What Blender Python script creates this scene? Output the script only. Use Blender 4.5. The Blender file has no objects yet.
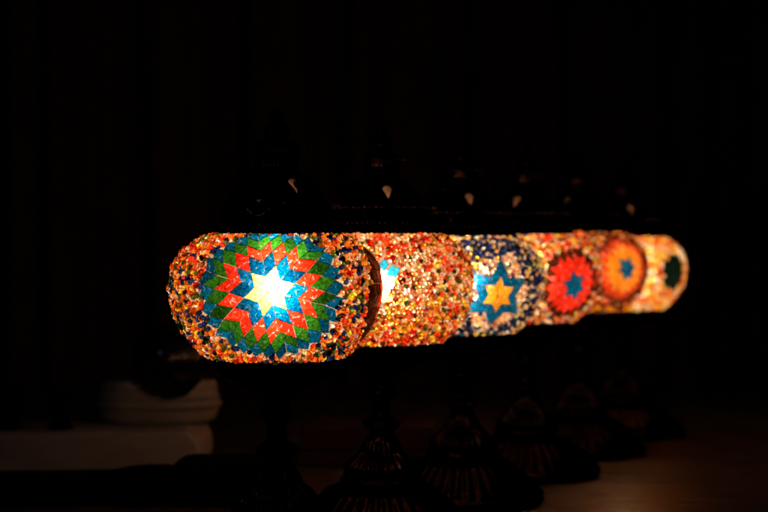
import bpy, bmesh, math, random
import numpy as np
from mathutils import Vector, Matrix, noise

random.seed(7)
rng = np.random.default_rng(11)
SC = bpy.context.scene
COL = SC.collection
S = 0.000654            # one photo pixel at the first lamp's distance, in metres
F = 1458.0              # focal length in photo pixels
D1 = F * S
HOR = 242.0             # horizon row of the photo
CAM_H = 332 * S
R90 = math.pi / 2


def lin(r, g, b):
    def f(c):
        c /= 255.0
        return c / 12.92 if c <= 0.04045 else ((c + 0.055) / 1.055) ** 2.4
    return (f(r), f(g), f(b))


def px(x, y, d):        # photo pixel + relative distance -> world point
    return Vector(((x - 384) * d * S, d * D1, (332 - (y - HOR) * d) * S))


# ------------------------------------------------------------------ objects
def tag(o, label=None, cat=None, group=None, kind=None):
    if label: o['label'] = label
    if cat: o['category'] = cat
    if group: o['group'] = group
    if kind: o['kind'] = kind
    return o


def link(o, parent=None):
    COL.objects.link(o)
    if parent: o.parent = parent
    return o


def empty(name, loc, rz=0):
    o = bpy.data.objects.new(name, None)
    o.empty_display_size = 0.02
    o.location = loc
    o.rotation_euler = (0, 0, rz)
    return link(o)


def obj(name, bm, mat, parent=None, smooth=True, loc=None):
    me = bpy.data.meshes.new(name)
    bm.to_mesh(me)
    bm.free()
    for m in (mat if isinstance(mat, (list, tuple)) else [mat]):
        me.materials.append(m)
    if smooth:
        me.polygons.foreach_set('use_smooth', [True] * len(me.polygons))
    o = bpy.data.objects.new(name, me)
    if loc is not None: o.location = loc
    return link(o, parent)


# ---------------------------------------------------------------- materials
class NT:
    def __init__(self, name):
        self.m = bpy.data.materials.new(name)
        self.m.use_nodes = True
        self.t = self.m.node_tree
        self.t.nodes.clear()
        self.out = self.n('ShaderNodeOutputMaterial')

    def n(self, kind, **kw):
        x = self.t.nodes.new(kind)
        for k, v in kw.items():
            if hasattr(x, k) and k not in x.inputs: setattr(x, k, v)
            else: x.inputs[k].default_value = v
        return x

    def l(self, a, b): self.t.links.new(a, b)


def ramp(nt, src, stops):
    r = nt.n('ShaderNodeValToRGB')
    e = r.color_ramp.elements
    while len(e) < len(stops): e.new(0.5)
    for el, (p, c) in zip(e, stops):
        el.position = p
        el.color = (c[0], c[1], c[2], 1) if not isinstance(c, (int, float)) else (c, c, c, 1)
    nt.l(src, r.inputs['Fac'])
    return r.outputs['Color']


def mul(nt, a, b):
    m = nt.n('ShaderNodeMix', data_type='RGBA', blend_type='MULTIPLY')
    m.inputs['Factor'].default_value = 1
    nt.l(a, m.inputs[6]); nt.l(b, m.inputs[7])
    return m.outputs[2]


def glass_mat(name, refr, rough, ior, foil):
    nt = NT(name)
    at = nt.n('ShaderNodeAttribute', attribute_name='glass_colour')
    tc = nt.n('ShaderNodeTexCoord')
    col = at.outputs['Color']
    if foil:                                     # hammered sheet glass: mottling and thin bright scratches
        n1 = nt.n('ShaderNodeTexNoise', Scale=520.0, Detail=4.0, Roughness=0.65)
        nt.l(tc.outputs['Object'], n1.inputs['Vector'])
        col = mul(nt, col, ramp(nt, n1.outputs['Fac'], [(0.30, 0.2), (0.5, 0.85), (0.70, 1.6)]))
        # warped scratches
        n2 = nt.n('ShaderNodeTexNoise', Scale=230.0, Detail=2.0)
        nt.l(tc.outputs['Object'], n2.inputs['Vector'])
        r2 = ramp(nt, n2.outputs['Fac'], [(0.46, 0.0), (0.5, 1.0), (0.54, 0.0)])
        n3 = nt.n('ShaderNodeTexNoise', Scale=330.0, Detail=1.0)
        nt.l(tc.outputs['Object'], n3.inputs['Vector'])
        r3 = ramp(nt, n3.outputs['Fac'], [(0.50, 0.0), (0.64, 0.55)])
        f = nt.n('ShaderNodeMath', operation='MULTIPLY')
        nt.l(r2, f.inputs[0]); nt.l(r3, f.inputs[1])
        hs = nt.n('ShaderNodeHueSaturation', Saturation=0.55, Value=2.3)
        nt.l(col, hs.inputs['Color'])
        mx = nt.n('ShaderNodeMix', data_type='RGBA')
        nt.l(f.outputs[0], mx.inputs['Factor'])
        nt.l(col, mx.inputs[6]); nt.l(hs.outputs['Color'], mx.inputs[7])
        col = mx.outputs[2]
        bump = nt.n('ShaderNodeBump', Strength=0.35, Distance=0.0006)
        nt.l(n1.outputs['Fac'], bump.inputs['Height'])
    else:                                        # streaky glass inside each bead
        n1 = nt.n('ShaderNodeTexNoise', Scale=620.0, Detail=2.0, Roughness=0.6)
        nt.l(tc.outputs['Object'], n1.inputs['Vector'])
        col = mul(nt, col, ramp(nt, n1.outputs['Fac'], [(0.32, 0.45), (0.5, 1.0), (0.68, 1.7)]))
    tr = nt.n('ShaderNodeBsdfTranslucent')
    nt.l(col, tr.inputs['Color'])
    rf = nt.n('ShaderNodeBsdfRefraction', Roughness=rough, IOR=ior)
    nt.l(col, rf.inputs['Color'])
    gl = nt.n('ShaderNodeBsdfGlossy', Roughness=0.12)
    gl.inputs['Color'].default_value = (1, 1, 1, 1)
    if foil:
        for s in (tr, rf, gl): nt.l(bump.outputs['Normal'], s.inputs['Normal'])
    m1 = nt.n('ShaderNodeMixShader', Fac=refr)
    nt.l(tr.outputs[0], m1.inputs[1]); nt.l(rf.outputs[0], m1.inputs[2])
    m2 = nt.n('ShaderNodeMixShader', Fac=0.05 if foil else 0.10)
    nt.l(m1.outputs[0], m2.inputs[1]); nt.l(gl.outputs[0], m2.inputs[2])
    nt.l(m2.outputs[0], nt.out.inputs['Surface'])
    return nt.m


def bead_glass():
    nt = NT('seed bead glass')
    at = nt.n('ShaderNodeAttribute', attribute_name='glass_colour')
    tc = nt.n('ShaderNodeTexCoord')
    n1 = nt.n('ShaderNodeTexNoise', Scale=850.0, Detail=2.0, Roughness=0.6)
    nt.l(tc.outputs['Object'], n1.inputs['Vector'])
    col = mul(nt, at.outputs['Color'], ramp(nt, n1.outputs['Fac'], [(0.34, 0.4), (0.5, 0.95), (0.63, 2.2)]))  # swirled glass; its brightest flecks are sparkle put into the colour
    tl = nt.n('ShaderNodeBsdfTranslucent'); nt.l(col, tl.inputs['Color'])
    rf = nt.n('ShaderNodeBsdfRefraction', Roughness=0.2, IOR=1.5); nt.l(col, rf.inputs['Color'])
    gl = nt.n('ShaderNodeBsdfGlossy', Roughness=0.06)
    gl.inputs['Color'].default_value = (1, 1, 1, 1)
    fr = nt.n('ShaderNodeFresnel', IOR=1.55)
    m0 = nt.n('ShaderNodeMixShader', Fac=0.45)
    nt.l(tl.outputs[0], m0.inputs[1]); nt.l(rf.outputs[0], m0.inputs[2])
    m2 = nt.n('ShaderNodeMixShader')
    nt.l(fr.outputs[0], m2.inputs[0]); nt.l(m0.outputs[0], m2.inputs[1]); nt.l(gl.outputs[0], m2.inputs[2])
    nt.l(m2.outputs[0], nt.out.inputs['Surface'])
    return nt.m


def globe_glass():
    nt = NT('frosted globe glass with grout')
    tc = nt.n('ShaderNodeTexCoord')
    n1 = nt.n('ShaderNodeTexNoise', Scale=180.0, Detail=3.0)
    nt.l(tc.outputs['Object'], n1.inputs['Vector'])
    c = ramp(nt, n1.outputs['Fac'], [(0.3, (0.34, 0.19, 0.11)), (0.7, (0.72, 0.48, 0.34))])
    tp = nt.n('ShaderNodeBsdfTransparent')
    tp.inputs['Color'].default_value = (0.97, 0.95, 0.92, 1)
    tl = nt.n('ShaderNodeBsdfTranslucent'); nt.l(c, tl.inputs['Color'])
    df = nt.n('ShaderNodeBsdfDiffuse'); nt.l(c, df.inputs['Color'])
    a = nt.n('ShaderNodeMixShader', Fac=0.2)
    nt.l(tl.outputs[0], a.inputs[1]); nt.l(df.outputs[0], a.inputs[2])
    b = nt.n('ShaderNodeMixShader', Fac=0.5)
    nt.l(tp.outputs[0], b.inputs[1]); nt.l(a.outputs[0], b.inputs[2])
    nt.l(b.outputs[0], nt.out.inputs['Surface'])
    return nt.m


def bulb_mat():
    nt = NT('glowing bulb')
    e = nt.n('ShaderNodeEmission', Strength=BULB)
    e.inputs['Color'].default_value = (1, 0.80, 0.55, 1)
    nt.l(e.outputs[0], nt.out.inputs['Surface'])
    return nt.m


def pbr(name, c0, c1, rough=0.5, metal=0.0, scale=40.0, stretch=(1, 1, 1), bump=0.2, rvar=0.15, detail=5.0, dist=0.001, spec=0.5, tint=(0.12, 0.08, 0.055)):
    nt = NT(name)
    tc = nt.n('ShaderNodeTexCoord')
    mp = nt.n('ShaderNodeMapping')
    mp.inputs['Scale'].default_value = stretch
    nt.l(tc.outputs['Object'], mp.inputs['Vector'])
    n1 = nt.n('ShaderNodeTexNoise', Scale=scale, Detail=detail, Roughness=0.6)
    nt.l(mp.outputs[0], n1.inputs['Vector'])
    p = nt.n('ShaderNodeBsdfPrincipled', Metallic=metal)
    p.inputs['Specular IOR Level'].default_value = spec
    if metal: p.inputs['Specular Tint'].default_value = (*tint, 1)
    nt.l(ramp(nt, n1.outputs['Fac'], [(0.3, c0), (0.7, c1)]), p.inputs['Base Color'])
    nt.l(ramp(nt, n1.outputs['Fac'], [(0.25, max(0.02, rough - rvar)), (0.75, min(1, rough + rvar))]), p.inputs['Roughness'])
    if bump:
        b = nt.n('ShaderNodeBump', Strength=bump, Distance=dist)
        nt.l(n1.outputs['Fac'], b.inputs['Height'])
        nt.l(b.outputs[0], p.inputs['Normal'])
    nt.l(p.outputs[0], nt.out.inputs['Surface'])
    return nt.m


BULB = 165.0


def wood():
    nt = NT('stained varnished wood')
    tc = nt.n('ShaderNodeTexCoord')
    mp = nt.n('ShaderNodeMapping'); mp.inputs['Scale'].default_value = (1, 12, 1)
    nt.l(tc.outputs['Object'], mp.inputs['Vector'])
    n1 = nt.n('ShaderNodeTexNoise', Scale=7.0, Detail=8.0, Roughness=0.6, Distortion=0.6)
    nt.l(mp.outputs[0], n1.inputs['Vector'])
    df = nt.n('ShaderNodeBsdfDiffuse')
    nt.l(ramp(nt, n1.outputs['Fac'], [(0.3, (0.062, 0.038, 0.025)), (0.7, (0.09, 0.056, 0.037))]), df.inputs['Color'])
    gl = nt.n('ShaderNodeBsdfGlossy')
    gl.inputs['Color'].default_value = (0.95, 0.68, 0.46, 1)
    nt.l(ramp(nt, n1.outputs['Fac'], [(0.3, 0.24), (0.7, 0.34)]), gl.inputs['Roughness'])
    b = nt.n('ShaderNodeBump', Strength=0.09, Distance=0.001)
    nt.l(n1.outputs['Fac'], b.inputs['Height'])
    nt.l(b.outputs[0], gl.inputs['Normal']); nt.l(b.outputs[0], df.inputs['Normal'])
    mx = nt.n('ShaderNodeMixShader', Fac=0.21)
    nt.l(df.outputs[0], mx.inputs[1]); nt.l(gl.outputs[0], mx.inputs[2])
    nt.l(mx.outputs[0], nt.out.inputs['Surface'])
    return nt.m


M = dict(
    tile=glass_mat('mosaic tile glass', 0.47, 0.57, 1.42, True),
    bead=bead_glass(),
    globe=globe_glass(),
    bulb=bulb_mat(),
    bronze=pbr('blackened bronze', (0.014, 0.010, 0.007), (0.024, 0.017, 0.012), 0.18, 1.0, 160.0, bump=0.05, rvar=0.06),
    glint_bronze=pbr('glint bronze beading', (0.10, 0.08, 0.06), (0.2, 0.15, 0.11), 0.25, 1.0, 160.0, bump=0.05, tint=(0.4, 0.3, 0.25)),  # lighter bronze for the studs, their glints boosted through the colour
    dimmed_bronze=pbr('dimmed stem bronze', (0.005, 0.004, 0.003), (0.010, 0.007, 0.005), 0.4, 1.0, 160.0, bump=0.05, tint=(0.05, 0.035, 0.025)),  # shade put into the stem's colour: darker bronze with highlights suppressed
    brass=pbr('bare brass inside', (0.003, 0.0016, 0.001), (0.05, 0.022, 0.011), 0.5, 1.0, 70.0, (1, 1, 7)),  # horizontal colour bands stand in for reflections off ridges inside the cap
    ceramic=pbr('off white glaze', (0.23, 0.20, 0.17), (0.32, 0.285, 0.245), 0.18, 0.0, 30.0, bump=0.05),
    slab=pbr('cream painted wood', (0.34, 0.30, 0.25), (0.43, 0.385, 0.33), 0.5, 0.0, 18.0, (1, 6, 6), bump=0.1),
    dark=pbr('dark glaze', (0.006, 0.005, 0.005), (0.014, 0.012, 0.011), 0.2, 0.0, 50.0, bump=0.05, spec=0.3),
    matt=pbr('dark matt lacquer', (0.002, 0.002, 0.002), (0.004, 0.0035, 0.003), 0.8, 0.0, 50.0, bump=0.05, spec=0.04),
    red=pbr('dark red card', (0.020, 0.003, 0.0025), (0.03, 0.005, 0.004), 0.7, 0.0, 60.0, spec=0.2),
    cloth=pbr('dark brown curtain cloth', (0.09, 0.030, 0.022), (0.14, 0.045, 0.032), 0.9, 0.0, 300.0, (1, 1, 0.2), spec=0.05),
    table=wood(),
)

# ---------------------------------------------------------- globe profile
# (radius, height) in pixels, globe centre at 0, from the cap down to the cup
PROF = [(50, 58), (60, 57), (70, 54.5), (82, 48), (97, 35), (104, 22), (106.5, 5), (105.5, -9), (101, -28), (92, -43), (80, -57), (69, -67), (56, -72)]


def catmull(pts, n):
    P = [np.array(p, float) for p in pts]
    P = [2 * P[0] - P[1]] + P + [2 * P[-1] - P[-2]]
    out = []
    for i in range(1, len(P) - 2):
        for k in range(n):
            t = k / n
            a, b, c, d = P[i - 1], P[i], P[i + 1], P[i + 2]
            out.append(0.5 * ((2 * b) + (-a + c) * t + (2 * a - 5 * b + 4 * c - d) * t * t + (-a + 3 * b - 3 * c + d) * t ** 3))
    out.append(P[-2])
    return np.array(out)


pr = catmull([(a_ * 0.97, b_ * 0.965) for a_, b_ in PROF], 16)
arc = np.concatenate([[0], np.cumsum(np.hypot(*np.diff(pr, axis=0).T))])
i0 = np.argmin(np.abs(pr[:, 1]))
arc = arc[i0] - arc                      # arc coordinate: 0 at the equator, up positive
order = np.argsort(arc)
ARC, PR, PZ = arc[order], pr[order, 0], pr[order, 1]
S_MIN, S_MAX = ARC[0], ARC[-1]


def surf(az, s, h=0.0):
    """point(s) on the globe (pixels): az 0 faces local -Y, positive to the viewer's right; h = height above the glass"""
    az = np.asarray(az, float); s = np.asarray(s, float)
    r = np.interp(s, ARC, PR); z = np.interp(s, ARC, PZ)
    e = 1.5
    dr = np.interp(s + e, ARC, PR) - np.interp(s - e, ARC, PR)
    dz = np.interp(s + e, ARC, PZ) - np.interp(s - e, ARC, PZ)
    ln = np.hypot(dr, dz) + 1e-9
    nr, nz = dz / ln, -dr / ln           # outward normal in the (r, z) plane
    rr, zz = r + nr * h, z + nz * h
    P = np.stack([rr * np.sin(az), -rr * np.cos(az), zz], -1)
    N = np.stack([nr * np.sin(az), -nr * np.cos(az), nz], -1)
    return P, N


def uv_to_azs(med, u, v):
    s = med['s0'] + v
    r = np.interp(s, ARC, PR)
    return med['az'] + u / (0.45 * r + 0.55 * 106.0), s


def azs_to_uv(med, az, s):
    r = np.interp(s, ARC, PR)
    da = (az - med['az'] + math.pi) % (2 * math.pi) - math.pi
    return da * (0.45 * r + 0.55 * 106.0), s - med['s0']


# ------------------------------------------------------------ glass colours
C = dict(
    yellow=lin(240, 154, 80), blue=lin(0, 60, 106), gold=lin(240, 165, 35), teal=lin(0, 82, 136), red=lin(226, 44, 22),
    green=lin(32, 90, 20), brown=lin(88, 34, 14), dkbrown=lin(62, 26, 12), straw=lin(244, 176, 92), amber=lin(190, 110, 55), orange=lin(244, 120, 36),
    peach=lin(248, 176, 134), pale=lin(250, 205, 180), navy=lin(26, 38, 84), olive=lin(72, 84, 34),
    redbead=lin(232, 66, 34), yellowbead=lin(250, 184, 52), dkteal=lin(10, 78, 104), night=lin(10, 28, 22),
    flame=lin(206, 64, 18), honey=lin(236, 146, 30), umber=lin(100, 34, 12), dkgreen=lin(46, 60, 26), white=lin(255, 236, 220),
)


def med(az, s0, a, rot, rings, jit=0.7, vary=0.28, star=False, gap=1.0, alt=(), rnd=1.0, spread=0.885):
    return dict(spread=spread, round=0.0 if star else rnd, quads=[], star=star, gap=gap, alt=alt, az=math.radians(az), s0=s0, a=a, rot=math.radians(rot), rings=rings, jit=jit, vary=vary)


def raw_mesh(name, V, quads, cols, mat, parent):
    me = bpy.data.meshes.new(name)
    nV, nF = len(V), len(quads)
    me.vertices.add(nV)
    me.vertices.foreach_set('co', np.asarray(V, np.float32).ravel())
    me.loops.add(nF * 4)
    me.loops.foreach_set('vertex_index', np.asarray(quads, np.int32).ravel())
    me.polygons.add(nF)
    me.polygons.foreach_set('loop_start', np.arange(0, nF * 4, 4, dtype=np.int32))
    me.polygons.foreach_set('use_smooth', np.ones(nF, bool))
    me.update(calc_edges=True)
    ca = me.color_attributes.new('glass_colour', 'FLOAT_COLOR', 'POINT')
    c4 = np.ones((nV, 4), np.float32); c4[:, :3] = cols
    ca.data.foreach_set('color', c4.ravel())
    me.materials.append(mat)
    o = bpy.data.objects.new(name, me)
    return link(o, parent)


def build_medallion(m, parent, seed):
    rg = random.Random(seed)
    a = m['a']; nr = len(m['rings'])
    e = [(a * math.cos(m['rot'] + k * math.pi / 3), a * math.sin(m['rot'] + k * math.pi / 3)) for k in range(6)]
    jc = {}

    def corner(k, i, j):
        x = i * e[k][0] + j * e[(k + 1) % 6][0]; y = i * e[k][1] + j * e[(k + 1) % 6][1]
        key = (round(x, 1), round(y, 1))
        wgt = m['round'] * {0: 0, 1: 0, 2: 0.15, 3: 0.5}.get(i + j, 0.85)      # outer rings were laid round, not hexagonal
        rr = math.hypot(x, y)
        if rr > 0:
            nn_ = i + j if i + j <= nr else nr + 0.5
            f_ = 1 + wgt * (m['spread'] * nn_ * a / rr - 1)
            x *= f_; y *= f_
        if key not in jc:
            jc[key] = (x + rg.uniform(-1, 1) * m['jit'], y + rg.uniform(-1, 1) * m['jit'])
        return jc[key]
    V, Q, K = [], [], []
    n = 4
    for k in range(6):
        for i in range(nr):
            for j in range(nr if m['star'] else nr - i):
                kr = max(i, j) if m['star'] else i + j
                cs = [corner(k, i, j), corner(k, i + 1, j), corner(k, i + 1, j + 1), corner(k, i, j + 1)]
                cx = sum(c[0] for c in cs) / 4; cy = sum(c[1] for c in cs) / 4
                odd = [nm for ang, nm in m['alt'] if kr == 1 and abs((math.degrees(math.atan2(cy, cx)) - ang + 180) % 360 - 180) < 12]
                if odd and odd[0] is None: continue          # a piece left out, beads fill its place
                m['quads'].append(cs)
                if not (S_MIN + 6 < m['s0'] + cy < S_MAX - 8): continue
                g = m['gap'] * rg.uniform(0.02, 0.40) if i + j else 0.08
                rad = sum(math.hypot(c[0] - cx, c[1] - cy) for c in cs) / 4
                sh = 1 - g / (rad * 0.72)
                ox, oy = rg.uniform(-.25, .25), rg.uniform(-.25, .25)
                cs = [(cx + (c[0] - cx) * sh + ox, cy + (c[1] - cy) * sh + oy) for c in cs]
                h0 = rg.uniform(1.6, 2.3); tx, ty = rg.uniform(-.05, .05), rg.uniform(-.05, .05)
                base = C[m['rings'][kr]]
                if odd: base = C[odd[0]]
                f = 1 + rg.uniform(-m['vary'], m['vary'])
                hue = rg.uniform(-0.06, 0.06)
                col = (base[0] * f, base[1] * f * (1 + hue), base[2] * f * (1 - hue))
                b0 = len(V)
                us, vs, hs = [], [], []
                for q in range(n + 1):
                    for p in range(n + 1):
                        x0, y0 = p / n, q / n
                        u = (cs[0][0] * (1 - x0) + cs[1][0] * x0) * (1 - y0) + (cs[3][0] * (1 - x0) + cs[2][0] * x0) * y0
                        v = (cs[0][1] * (1 - x0) + cs[1][1] * x0) * (1 - y0) + (cs[3][1] * (1 - x0) + cs[2][1] * x0) * y0
                        us.append(u); vs.append(v); hs.append(h0 + (u - cx) * tx + (v - cy) * ty)
                ring = [p for p in range(n)] + [n + q * (n + 1) for q in range(n)] + [n * (n + 1) + n - p for p in range(n)] + [(n - q) * (n + 1) for q in range(n)]
                # rim pulled down a little first (soft edge), then the side wall
                for dh in (0.0, None):
                    for r_ in ring:
                        us.append(us[r_]); vs.append(vs[r_]); hs.append(hs[r_] if dh is not None else 0.15)
                az, s = uv_to_azs(m, np.array(us), np.array(vs))
                P, _ = surf(az, np.clip(s, S_MIN + 1, S_MAX - 1), np.array(hs))
                V.extend(P * S); K.extend([col] * len(us))
                for q in range(n):
                    for p in range(n):
                        c0 = b0 + q * (n + 1) + p
                        Q.append((c0, c0 + 1, c0 + n + 2, c0 + n + 1))
                L = len(ring); r0 = b0 + (n + 1) ** 2
                for t in range(L):
                    t2 = (t + 1) % L
                    Q.append((r0 + t2, r0 + t, r0 + L + t, r0 + L + t2))
    return raw_mesh('star_medallion', V, Q, np.array(K), M['tile'], parent)


# open-backed glass drop used for each bead
def dome():
    V = []; seg = 8
    pol = [4, 34, 62, 90, 112]
    for t in pol:
        for k in range(seg):
            a = 2 * math.pi * (k + 0.5 * (pol.index(t) % 2)) / seg
            V.append((math.sin(math.radians(t)) * math.cos(a), math.sin(math.radians(t)) * math.sin(a), math.cos(math.radians(t))))
    Q = []
    for r in range(len(pol) - 1):
        for k in range(seg):
            k2 = (k + 1) % seg
            Q.append((r * seg + k, (r + 1) * seg + k, (r + 1) * seg + k2, r * seg + k2))
    Q.append((0, 1, 2, 3)); Q.append((0, 3, 4, 7)); Q.append((4, 5, 6, 7))
    return np.array(V), np.array(Q)


DV, DQ = dome()


def build_beads(meds, scheme, parent, seed, size):
    rg = np.random.default_rng(seed)
    A, T = [], []
    s = S_MIN + 5
    while s < S_MAX - 2:
        r = float(np.interp(s, ARC, PR))
        nn = max(8, int(2 * math.pi * r / (size * 0.90)))
        az = (np.arange(nn) + rg.uniform()) * 2 * math.pi / nn + rg.normal(0, 0.17, nn) * size / r
        A.append(az); T.append(s + rg.normal(0, 0.19, nn) * size)
        s += size * 0.79
    A = np.concatenate(A); T = np.concatenate(T)
    # a sparse second layer of beads sitting on the first
    top = rg.random(len(A)) < 0.05
    A2, T2 = A[top] + rg.normal(0, .02, top.sum()), T[top] + rg.normal(0, 1.5, top.sum())
    H = np.concatenate([rg.uniform(0.16, 0.34, len(A)) * size, rg.uniform(0.5, 0.7, len(A2)) * size])
    A = np.concatenate([A, A2]); T = np.clip(np.concatenate([T, T2]), S_MIN + 2, S_MAX - 2)
    keep = np.ones(len(A), bool)
    for m in meds:
        u, v = azs_to_uv(m, A, T)
        votes = np.zeros(len(A), int)
        for du, dv in ((0, 0), (1, 0), (-1, 0), (0, 1), (0, -1)):
            hit = np.zeros(len(A), bool)
            uu, vv = u + du * 0.3 * size, v + dv * 0.3 * size
            for q in m['quads']:
                inside = np.ones(len(A), bool)
                for (x0, y0), (x1, y1) in zip(q, q[1:] + q[:1]):
                    inside &= ((x1 - x0) * (vv - y0) - (y1 - y0) * (uu - x0)) / (math.hypot(x1 - x0, y1 - y0) + 1e-6) > -0.8
                hit |= inside
            votes += hit
        hit = votes >= 4
        keep &= ~hit
    A, T, H = A[keep], T[keep], H[keep]
    u, v = azs_to_uv(meds[0], A, T)
    P, N = surf(A, T, H)
    n = len(A)
    sz = size * 0.5 * rg.uniform(0.82, 1.22, n)
    el = np.exp(rg.normal(0, 0.16, n))
    N = N + rg.normal(0, 0.20, (n, 3)); N /= np.linalg.norm(N, axis=1)[:, None]
    X = np.cross(N, rg.normal(0, 1, (n, 3))); X /= np.linalg.norm(X, axis=1)[:, None]
    Y = np.cross(N, X)
    cols = np.array([scheme(A[i], T[i], u[i], v[i], P[i], rg) for i in range(n)])
    cols *= np.exp(rg.normal(0.12, 0.38, (n, 1))); cols *= 1 + rg.normal(0, 0.06, (n, 3))  # wide brightness spread: the brightest beads imitate sparkle by colour
    cols = np.clip(cols, 0.002, 1.0)
    V = P[:, None, :] + sz[:, None, None] * (DV[None, :, 0:1] * X[:, None, :] * el[:, None, None] + DV[None, :, 1:2] / el[:, None, None] * Y[:, None, :] + 1.05 * DV[None, :, 2:3] * N[:, None, :])
    Q = DQ[None] + (np.arange(n) * len(DV))[:, None, None]
    return raw_mesh('bead_coating', V.reshape(-1, 3) * S, Q.reshape(-1, 4), np.repeat(cols, len(DV), 0), M['bead'], parent)


def pick(rg, table):
    w = np.array([t[1] for t in table], float)
    return np.array(C[table[rg.choice(len(table), p=w / w.sum())][0]])


def nz(P, f, off): return noise.noise(Vector((P[0] * f + off, P[1] * f - off, P[2] * f)))


def scheme1(az, s, u, v, P, rg):
    g = nz(P, 0.05, 3)
    if g > 0.18: return pick(rg, [('navy', 4), ('olive', 3), ('orange', 2), ('peach', 1)])
    return pick(rg, [('orange', 26), ('redbead', 14), ('peach', 17), ('yellowbead', 14), ('navy', 10), ('olive', 7), ('amber', 8), ('white', 5)])


def scheme2(az, s, u, v, P, rg):
    g = nz(P, 0.06, 9); low = s < -18 + 14 * nz(P, 0.03, 20)
    if rg.random() < 0.055: return np.array(C['dkgreen'])
    if g > 0.16: return pick(rg, [('redbead', 6), ('umber', 1), ('amber', 2), ('peach', 2)])
    if low: return pick(rg, [('yellowbead', 5), ('amber', 7), ('redbead', 1.4), ('peach', 2), ('honey', 4), ('white', 1)])
    return pick(rg, [('peach', 9), ('amber', 5), ('redbead', 1.6), ('pale', 4), ('yellowbead', 3), ('white', 1.6)])


def scheme3(az, s, u, v, P, rg):
    rho = math.hypot(u, v) + 9 * nz(P, 0.05, 31)
    if rho < 47: return pick(rg, [('pale', 9), ('peach', 4), ('navy', 2.5), ('yellowbead', 1 if v < 0 else 0.1)])
    if rho < 84: return pick(rg, [('navy', 12), ('yellowbead', 2), ('pale', 3), ('dkteal', 1)])
    return pick(rg, [('pale', 4), ('yellowbead', 3), ('navy', 4), ('peach', 2)])


def scheme4(az, s, u, v, P, rg):
    g = nz(P, 0.05, 47)
    if g > 0.12: return pick(rg, [('redbead', 5), ('peach', 3), ('umber', 1)])
    return pick(rg, [('peach', 5), ('pale', 2), ('yellowbead', 5), ('orange', 3), ('dkteal', 2), ('redbead', 3), ('umber', 3), ('white', 1)])


def scheme5(az, s, u, v, P, rg):
    return pick(rg, [('amber', 6), ('peach', 1), ('honey', 5), ('umber', 8), ('brown', 5), ('flame', 3), ('dkteal', 1.4), ('white', .5)])


def scheme6(az, s, u, v, P, rg):
    g = nz(P, 0.05, 77)
    if g > 0.1: return pick(rg, [('yellowbead', 5), ('orange', 3), ('peach', 4), ('white', 5)]) * 1.25
    return pick(rg, [('orange', 8), ('amber', 3), ('peach', 2), ('yellowbead', 5), ('honey', 4), ('redbead', 2), ('pale', 1.5), ('white', 2)]) * 1.25


SUN = ['teal', 'red', 'red', 'dkbrown']
LAMPS = [
    dict(meds=[med(-4, 3, 13.7, 45, ['yellow', 'blue', 'red', 'green', 'teal'], vary=.5, spread=1.0, jit=.9), med(92, -4, 13.5, 0, ['teal', 'red', 'brown', 'dkbrown', 'dkbrown'], vary=.7), med(-126, 0, 13, 0, ['teal', 'red', 'umber', 'brown', 'brown'])],
         sch=scheme1, hole=25, dz=0, bead=5.7,
         label='nearest and largest lamp, red, blue and green mosaic rings round a glowing yellow star'),
    dict(meds=[med(-4, -3, 15.5, 55, ['yellow', 'straw'], gap=5.5, alt=((36, 'dkteal'), (74, 'dkteal'), (14, None), (-24, None), (-46, None), (-84, None), (96, None), (134, None), (156, None), (-106, None), (-144, None), (-166, None))), med(104, 2, 12.5, 0, ['red', 'amber', 'amber', 'amber'], gap=.5), med(-128, 0, 12, 0, ['red', 'amber', 'umber'])],
         sch=scheme2, hole=10, dz=1, bead=5.6,
         label='lamp covered mostly in peach and red beads, directly behind the blue and green mosaic lamp'),
    dict(meds=[med(26, -16, 13.2, -4, ['gold', 'teal'], star=True, gap=.3), med(145, -8, 12, 0, ['gold', 'teal'], star=True, gap=.3), med(-95, -8, 12, 0, ['gold', 'teal'], star=True, gap=.3)],
         sch=scheme3, hole=14, dz=-1, bead=5.6,
         label='lamp with a yellow star edged in teal among navy and pale beads'),
    dict(meds=[med(40, -14, 12.8, 15, SUN, rnd=0, gap=.15, jit=.6), med(160, -6, 12.8, 15, SUN, rnd=0, gap=.15, jit=.6), med(-80, -6, 12.8, 15, SUN, rnd=0, gap=.15, jit=.6)],
         sch=scheme4, hole=-22, dz=2, bead=5.8,
         label='lamp with a small teal star on a red disc ringed in dark brown'),
    dict(meds=[med(44, 0, 11.6, 40, ['teal', 'honey', 'honey', 'flame', 'umber'], vary=.10, gap=.0, jit=1.3, rnd=.4), med(162, 0, 11.6, 40, ['teal', 'honey', 'honey', 'flame', 'umber']), med(-78, 0, 11.6, 40, ['teal', 'honey', 'honey', 'flame', 'umber'])],
         sch=scheme5, hole=-30, dz=7, bead=6.0,
         label='lamp with a teal star on a golden yellow disc, second from the far end'),
    dict(meds=[med(56, -3, 15, 40, ['night', 'night']), med(176, 0, 11, 20, ['night', 'night']), med(-64, 0, 11, 20, ['night', 'night'])],
         sch=scheme6, hole=20, dz=0, bead=6.6,
         label='farthest lamp, orange and peach beads with one dark patch on its right side'),
]
GC = 332 - 48          # globe centre above the table, pixels


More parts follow.
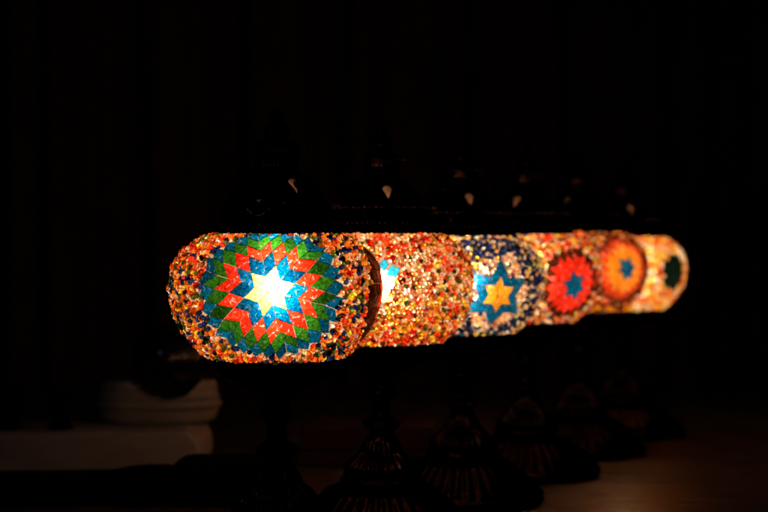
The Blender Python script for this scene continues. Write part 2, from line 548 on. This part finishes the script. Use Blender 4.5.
def lathe(prof, seg, mod=None, close=False, keep=None, mat_inner=None):
    """prof: list of (r, z) pixels; mod(r, z, a) -> r; keep(z, a) -> bool for a face"""
    bm = bmesh.new()
    rings = []
    for r, z in prof:
        ring = []
        for k in range(seg):
            a = 2 * math.pi * k / seg
            rr = mod(r, z, a) if mod else r
            ring.append(bm.verts.new((rr * S * math.sin(a), -rr * S * math.cos(a), z * S)))
        rings.append(ring)
    for i in range(len(prof) - 1):
        for k in range(seg):
            k2 = (k + 1) % seg
            if keep and not keep((prof[i][1] + prof[i + 1][1]) / 2, 2 * math.pi * (k + 0.5) / seg, (prof[i][0] + prof[i + 1][0]) / 2): continue
            bm.faces.new((rings[i][k], rings[i][k2], rings[i + 1][k2], rings[i + 1][k]))
    if close:
        bm.faces.new(rings[0][::-1]); bm.faces.new(rings[-1])
    bmesh.ops.recalc_face_normals(bm, faces=bm.faces)
    return bm


def studs(bm, r, z, count, rad):
    for k in range(count):
        a = 2 * math.pi * k / count
        bmesh.ops.create_icosphere(bm, subdivisions=1, radius=rad * S, matrix=Matrix.Translation((r * S * math.sin(a), -r * S * math.cos(a), z * S)))
    return bm


def smoothp(pts, n=5): return [tuple(p) for p in catmull(pts, n)]


def make_cap(parent):
    # pierced dome with three drop-shaped openings, heights from the globe centre
    fine = [(r, z) for r, z in catmull([(57, 68), (55, 80), (49, 93), (42, 104), (34, 112), (27, 118)], 11)]
    prof = [(52, 57.6), (66, 58), (67.5, 58.6), (67.5, 59.6), (66, 60.2), (66.5, 66.5), (64, 67.5), (60, 68)] + fine + [(25, 119), (23, 122), (21.5, 130), (22, 137), (25.5, 141), (26.5, 143), (25.5, 145), (21, 147), (18, 150), (13, 153)]

    def keep(z, a, r):
        if not 93 < z < 113: return True
        q = (a + math.pi / 3) % (2 * math.pi / 3) - math.pi / 3        # three openings
        w = (z - 97.5) * 0.5 if z < 108 else math.sqrt(max(0, 1 - ((z - 108) / 4.5) ** 2)) * 5.3
        return abs(q) * r > w

    def mod(r, z, a):
        if 59.5 <= z <= 67: return r - 1.0 * (0.5 + 0.5 * math.cos(72 * a))
        if 76 < z < 92: return r * (1 + 0.03 * math.cos(12 * a) * math.sin(math.pi * (z - 76) / 16))     # soft gores
        if 119 < z < 134: return r - 0.9 * (1 - abs(math.sin(15 * a)))
        return r
    bm = lathe(prof, 288, mod, keep=keep)
    o = obj('cap', bm, [M['bronze'], M['brass']], parent)
    sd = o.modifiers.new('sheet thickness', 'SOLIDIFY')
    sd.thickness = 0.9 * S; sd.offset = -1; sd.material_offset = 1; sd.material_offset_rim = 0
    b = bmesh.new()
    studs(b, 61.5, 70, 60, 1.5)
    obj('beaded_trim', b, M['glint_bronze'], o)
    for rr_, zz_, nn_ in ((26.8, 143, 36), (52.6, 88, 48), (27.5, 118.4, 30), (13.2, 160, 16)):
        b = bmesh.new(); studs(b, rr_, zz_, nn_, 1.1)
        obj('beaded_trim', b, M['glint_bronze'], o)
    b = bmesh.new(); studs(b, 64.5, 66, 72, 0.9)
    obj('beaded_trim', b, M['glint_bronze'], o)
    f = lathe(smoothp([(12.5, 152), (9.5, 155), (12.5, 158), (13, 162), (10, 167), (6.5, 171), (6, 172.5), (8, 175), (7.6, 178), (4.5, 181), (2.5, 184), (0.4, 187)], 4), 40, lambda r, z, a: r * (1 + 0.05 * math.cos(12 * a) * (1 if 156 < z < 168 else 0)), close=True)
    obj('finial', f, M['bronze'], o)
    return o


def make_stand(parent):
    # cup under the globe, knopped stem, fluted bell and spreading fluted foot
    Z = lambda L: [(r, -w) for r, w in L]
    flute = lambda w0, w1, n, dep: (lambda r, z, a: r - dep * math.sin(math.pi * min(1, max(0, (-z - w0) / (w1 - w0)))) ** 0.5 * (1 - abs(math.sin(n * a / 2))))
    cup = lathe(Z([(58, 68.5), (69, 69), (70, 70.5), (70, 73), (67, 74.5)]) + smoothp(Z([(65, 79), (60, 85), (48, 92), (32, 99), (20, 106), (14, 113)]), 5), 192,
                lambda r, z, a: r - 0.9 * (0.5 + 0.5 * math.cos(72 * a)) if -80 < z < -74 else r)
    o = obj('cup', cup, M['bronze'], parent)
    sd = o.modifiers.new('sheet thickness', 'SOLIDIFY'); sd.thickness = 0.8 * S; sd.offset = -1
    b = bmesh.new(); studs(b, 62, 84, 60, 1.4)
    obj('beaded_trim', b, M['glint_bronze'], o)
    stem = lathe(smoothp(Z([(13, 107), (12.5, 116), (17, 121), (18, 125), (15, 129), (10.5, 133), (9.5, 142), (10.5, 150), (14, 153), (20, 156), (21.5, 160), (20, 164), (15, 167), (13.5, 171)]), 4), 64)
    so = obj('stem', stem, M['dimmed_bronze'], parent)
    b = bmesh.new(); studs(b, 21.5, -160, 20, 1.5)
    obj('beaded_trim', b, M['glint_bronze'], so)
    bell = lathe(smoothp(Z([(13.5, 170.5), (16, 174), (20, 180), (24, 187), (27, 193), (34, 199), (40.5, 206), (43.5, 213), (44, 220), (45.5, 222)]), 5) + Z([(47, 223), (47, 225.5), (43, 226.5), (41, 230)]), 192, flute(178, 221, 24, 4.6))
    be = obj('fluted_bell', bell, M['bronze'], parent)
    b = bmesh.new(); studs(b, 43.5, -228, 48, 1.3)
    obj('beaded_trim', b, M['glint_bronze'], be)
    foot = lathe(smoothp(Z([(41, 230), (47, 231), (57, 232.5), (64, 235), (67, 238), (74, 244), (84, 252), (95, 262), (101, 271)]), 5) + Z([(104, 272.5), (106, 274.5), (106, 281), (105, 283.4), (100, 283.6)]), 240, flute(231.5, 271, 36, 5.0))
    obj('foot', foot, M['bronze'], parent)


def make_globe(parent):
    prof = [(r, z) for r, z in pr[::2]]
    return obj('globe', lathe(prof, 128), M['globe'], parent)


def make_bulb(parent):
    bm = bmesh.new()
    bmesh.ops.create_icosphere(bm, subdivisions=2, radius=15 * S)
    for v in bm.verts:
        if v.co.z < 0: v.co.z *= 1.15; v.co.x *= 1 + v.co.z * 8; v.co.y *= 1 + v.co.z * 8
    o = obj('bulb', bm, M['bulb'], parent)
    s = lathe([(7, -15), (13, -20), (13.5, -38), (12, -40), (14, -42), (14, -74), (15, -96)], 24)
    obj('socket', s, M['brass'], o)
    return o


def children(o): return [c for c in COL.objects if c.parent == o]


def copy_tree(o, parent):
    c = o.copy(); COL.objects.link(c); c.parent = parent
    for ch in children(o): copy_tree(ch, c)
    return c


proto = None
for k, L in enumerate(LAMPS):
    d = 1 + 0.146 * k
    x = (-107 + 104 * k) * S
    y = d * D1
    to = Vector((-x, -y, 0)).normalized()
    root = empty('mosaic_lamp', (x, y, 0), math.atan2(to.y, to.x) + R90)
    tag(root, L['label'], 'lamp', 'mosaic lamps lined up in a row')
    zc = (GC + L['dz']) * S
    if proto is None:
        parts = [make_cap(root)]
        n0 = set(COL.objects)
        make_stand(root)
        parts += [o for o in COL.objects if o not in n0 and o.parent == root]
        g = make_globe(root); make_bulb(g)
        for p in parts: p.location.z += zc
        proto = root; gproto = g
    else:
        for p in children(proto):
            c = copy_tree(p, root)
        g = [c for c in children(root) if c.name.startswith('globe')][0]
    for c in children(root):
        if c.name.startswith('cap'):
            c.rotation_euler.z = math.radians(L['hole']); c.location.z = zc - 2 * S
        elif c.name.startswith('cup'): c.location.z = zc + 2 * S
        elif c.name.startswith('globe'): c.location.z = zc
for k, L in enumerate(LAMPS):
    root = [o for o in COL.objects if o.get('label') == L['label']][0]
    g = [c for c in children(root) if c.name.startswith('globe')][0]
    for q, m in enumerate(L['meds']): build_medallion(m, g, 100 * k + q)
    build_beads(L['meds'], L['sch'], g, 500 + k, L['bead'])


# --------------------------------------------------------------- the setting
def box(bm, x0, x1, y0, y1, z0, z1, bev=0.0, seg=3):
    r = bmesh.ops.create_cube(bm, size=1)
    for v in r['verts']:
        v.co = Vector((x0 + (v.co.x + .5) * (x1 - x0), y0 + (v.co.y + .5) * (y1 - y0), z0 + (v.co.z + .5) * (z1 - z0)))
    if bev:
        es = {e for v in r['verts'] for e in v.link_edges}
        bmesh.ops.bevel(bm, geom=list(es), offset=bev, segments=seg, affect='EDGES', profile=0.6)


bm = bmesh.new()
box(bm, -1.3, 1.3, 0.25, 2.2, -0.04, -0.0005, 0.004)
tag(obj('tabletop', bm, M['table'], smooth=False), kind='structure')

bm = bmesh.new()
nx = 420
vs = []
for i in range(nx + 1):
    xx = -2.0 + 4.0 * i / nx
    yy = 2.6 + 0.035 * math.sin(xx * 34 + 1.7 * math.sin(xx * 5)) + 0.02 * math.sin(xx * 71 + 2)
    vs.append([bm.verts.new((xx + 0.01 * math.sin(zz * 2 + xx * 9), yy * (1 + 0.004 * zz), zz)) for zz in (-1.0, 0.0, 0.7, 1.4)])
for i in range(nx):
    for j in range(3): bm.faces.new((vs[i][j], vs[i + 1][j], vs[i + 1][j + 1], vs[i][j + 1]))
o = obj('backdrop', bm, M['cloth']); tag(o, kind='structure')
sd = o.modifiers.new('cloth thickness', 'SOLIDIFY'); sd.thickness = 0.004


def extrude_outline(pts, d, depth, bev):
    """front outline given in photo pixels at relative distance d, extruded backwards by depth metres"""
    bm = bmesh.new()
    P = [px(x, y, d) for x, y in pts]
    f = bm.faces.new([bm.verts.new(p) for p in P])
    r = bmesh.ops.extrude_face_region(bm, geom=[f])
    for v in r['geom']:
        if isinstance(v, bmesh.types.BMVert): v.co.y += depth
    bmesh.ops.recalc_face_normals(bm, faces=bm.faces)
    es = [e for e in bm.edges if abs(e.verts[0].co.y - e.verts[1].co.y) < 1e-6]
    bmesh.ops.bevel(bm, geom=es, offset=bev, segments=4, affect='EDGES', profile=0.5)
    return bm


def rounded(pts, n=6): return [tuple(p) for p in catmull(pts + [pts[0]], n)][:-1]


# pale rounded slab, lower left
d = 1.407
slab = [(-60, 434), (60, 433.2), (140, 433), (166, 432.2), (176, 431.4), (184, 432), (191, 435), (196, 440), (199, 446.5), (200.3, 454), (200, 463), (197, 471), (190, 476.5), (182, 477.8), (140, 477.8), (-60, 477.8)]
o = obj('pale_slab', extrude_outline(slab, d, 0.10, 0.004), M['slab'], smooth=False)
tag(o, 'dim cream coloured slab with a rounded right end, low at the left of the lamps', 'slab')

# pale ribbed cradle with a hollowed top, and the dark round pot in it
d = 1.45
yb = HOR + ((434 - HOR) * 1.407) / d - 1.2
side = [(383.5, 57, 0), (386, 58, 0), (389, 60, 1), (393, 59.5, 1), (397, 62, 2), (401, 62, 2), (403.5, 61.5, 1.5), (405, 64, 4), (408, 64.5, 4.4), (410.5, 63, 3), (412, 61, 1), (416, 60.5, 1), (420, 59.5, 1), (423, 57, 0), (426, 52, -3), (yb - 1.5, 50, -5), (yb, 49, -5)]
fs = [tuple(p) for p in catmull([s_ for s_ in side], 3)]
bm = bmesh.new()
NP = 96
rows = []
dep = 0.034
for (yy, hw, bulge) in fs:
    ring = []
    for k in range(NP):
        a = 2 * math.pi * k / NP
        ca, sa = math.cos(a), math.sin(a)
        xx = 153.5 + hw * math.copysign(abs(ca) ** 0.85, ca)
        yv = -(dep + bulge * S) * math.copysign(abs(sa) ** 0.85, sa)
        ay = 363 + math.sqrt(39.3 ** 2 - (xx - 164) ** 2) if abs(xx - 164) < 33.6 else 0
        p = px(xx, max(yy, ay + 0.004 * (yy - 383)), d)
        ring.append(bm.verts.new((p.x, p.y + 0.035 + yv, p.z)))
    rows.append(ring)
for r0, r1 in zip(rows, rows[1:]):
    for k in range(NP):
        bm.faces.new((r0[k], r0[(k + 1) % NP], r1[(k + 1) % NP], r1[k]))
for ring in (rows[0], rows[-1]):                 # close top and bottom with strips from front to back
    for k in range(1, NP // 2 - 1):
        bm.faces.new((ring[k], ring[k + 1], ring[NP - k - 1], ring[NP - k]))
    bm.faces.new((ring[0], ring[1], ring[NP - 1])); bm.faces.new((ring[NP // 2 - 1], ring[NP // 2], ring[NP // 2 + 1]))
bmesh.ops.recalc_face_normals(bm, faces=bm.faces)
o = obj('pale_cradle', bm, M['ceramic'])
tag(o, 'pale ribbed stand with a hollow in its top, resting on the cream slab', 'stand')
c = px(164, 363, d); c.y += 0.035
pot = [(0.4, -38.8), (10, -37.6), (20, -33.4), (29, -26), (35, -17), (38.6, -5), (38, 8), (33, 20), (26, 27), (22, 30), (23, 33), (25, 34), (25, 36), (21, 36), (19, 30), (24, 22), (30, 10)]
bm = lathe([(r * d, z * d) for r, z in smoothp(pot, 4)], 64)
o = obj('dark_pot', bm, M['dark'], loc=c)
tag(o, 'round black glossy pot sitting in the hollow of the pale ribbed stand', 'pot')

# two small dark footed cups on the slab
for i, (xx, lab) in enumerate([(11, 'small dark tapered foot on the cream slab, at the left edge of the photo'), (60, 'small dark tapered foot on the cream slab, the right one of the pair')]):
    p = px(xx, 434, 1.44); p.z = (332 - (433.4 - HOR) * 1.407) * S
    bm = lathe([(r * 1.44, z * 1.44) for r, z in [(0.3, 0), (12.5, 0), (12.8, 1.5), (12, 3), (10.5, 6), (9, 14), (10, 22), (14, 32), (15, 42), (14.4, 42.2), (13, 32), (8, 24), (0.3, 22)]], 40)
    o = obj('dark_cup', bm, M['matt'], loc=p)
    tag(o, lab, 'cup', 'dark cups on the cream slab')

# dark things in front of the slab
t1 = [(-60, 481), (40, 479.5), (105, 478), (124, 474.6), (140, 473.2), (160, 473), (167, 475), (170, 482), (170, 507.2), (-60, 507.2)]
o = obj('dark_tray', extrude_outline(t1, 1.25, 0.05, 0.003), M['matt'], smooth=False)
tag(o, 'long low black tray in front of the cream slab', 'tray')
t2 = [(171.5, 507.2), (169.5, 480), (169.5, 472), (173, 465.5), (181, 461.5), (192, 460.5), (262, 460.3), (266, 464), (268, 507.2)]
o = obj('dark_box', extrude_outline(t2, 1.25, 0.04, 0.003), M['matt'], smooth=False)
tag(o, 'black box with a rounded corner between the cream slab and the nearest lamp', 'box')

# dark red boxes behind the first lamps
for (y0, y1), lab in (((452, 467.6), 'flat dark red box lying on the table behind the two nearest lamps'), ((427, 447.5), 'dark red box resting on top of another behind the two nearest lamps')):
    bm = bmesh.new()
    d = 1.47
    a, b = px(298, y0, d), px(440, y1, d)
    if y0 > 440: box(bm, a.x, b.x, a.y, a.y + .08, 0.0005, a.z, 0.002)
    else: box(bm, a.x + .003, b.x - .006, a.y + .002, a.y + .075, px(0, 452, d).z + 0.0006, a.z, 0.002)
    o = obj('red_box', bm, M['red'], smooth=False)
    tag(o, lab, 'box')

# -------------------------------------------------------------------- light
w = bpy.data.worlds.new('World'); SC.world = w; w.use_nodes = True
bg = w.node_tree.nodes['Background']
bg.inputs[0].default_value = (0.6, 0.7, 1, 1); bg.inputs[1].default_value = 0.0008
la = bpy.data.lights.new('dim_window_light', 'AREA'); la.energy = 0.2; la.size = 0.04; la.color = (0.75, 0.87, 1)
lo = bpy.data.objects.new('dim_window_light', la); link(lo)
lo.location = (-0.9, -0.2, 1.0)
lo.rotation_euler = (Vector((0, 1.2, 0.1)) - lo.location).to_track_quat('-Z', 'Y').to_euler()

# ------------------------------------------------------------------- camera
cam = bpy.data.cameras.new('camera'); co = bpy.data.objects.new('camera', cam); link(co)
cam.sensor_width = 36; cam.lens = F / 768 * 36
co.location = (0, 0, CAM_H)
co.rotation_euler = (R90 - math.atan(14 / F), 0, 0)
cam.clip_start = 0.01; cam.clip_end = 50
cam.dof.use_dof = True; cam.dof.focus_distance = 0.93; cam.dof.aperture_fstop = 6.8
SC.camera = co
vs_ = SC.view_settings
vs_.view_transform = 'Standard'; vs_.look = 'None'; vs_.exposure = 0; vs_.gamma = 1
cy = SC.cycles
cy.max_bounces = 12; cy.transparent_max_bounces = 24; cy.transmission_bounces = 10; cy.diffuse_bounces = 3; cy.glossy_bounces = 4
cy.caustics_reflective = False; cy.caustics_refractive = True
cy.sample_clamp_indirect = 4
cy.use_denoising = True
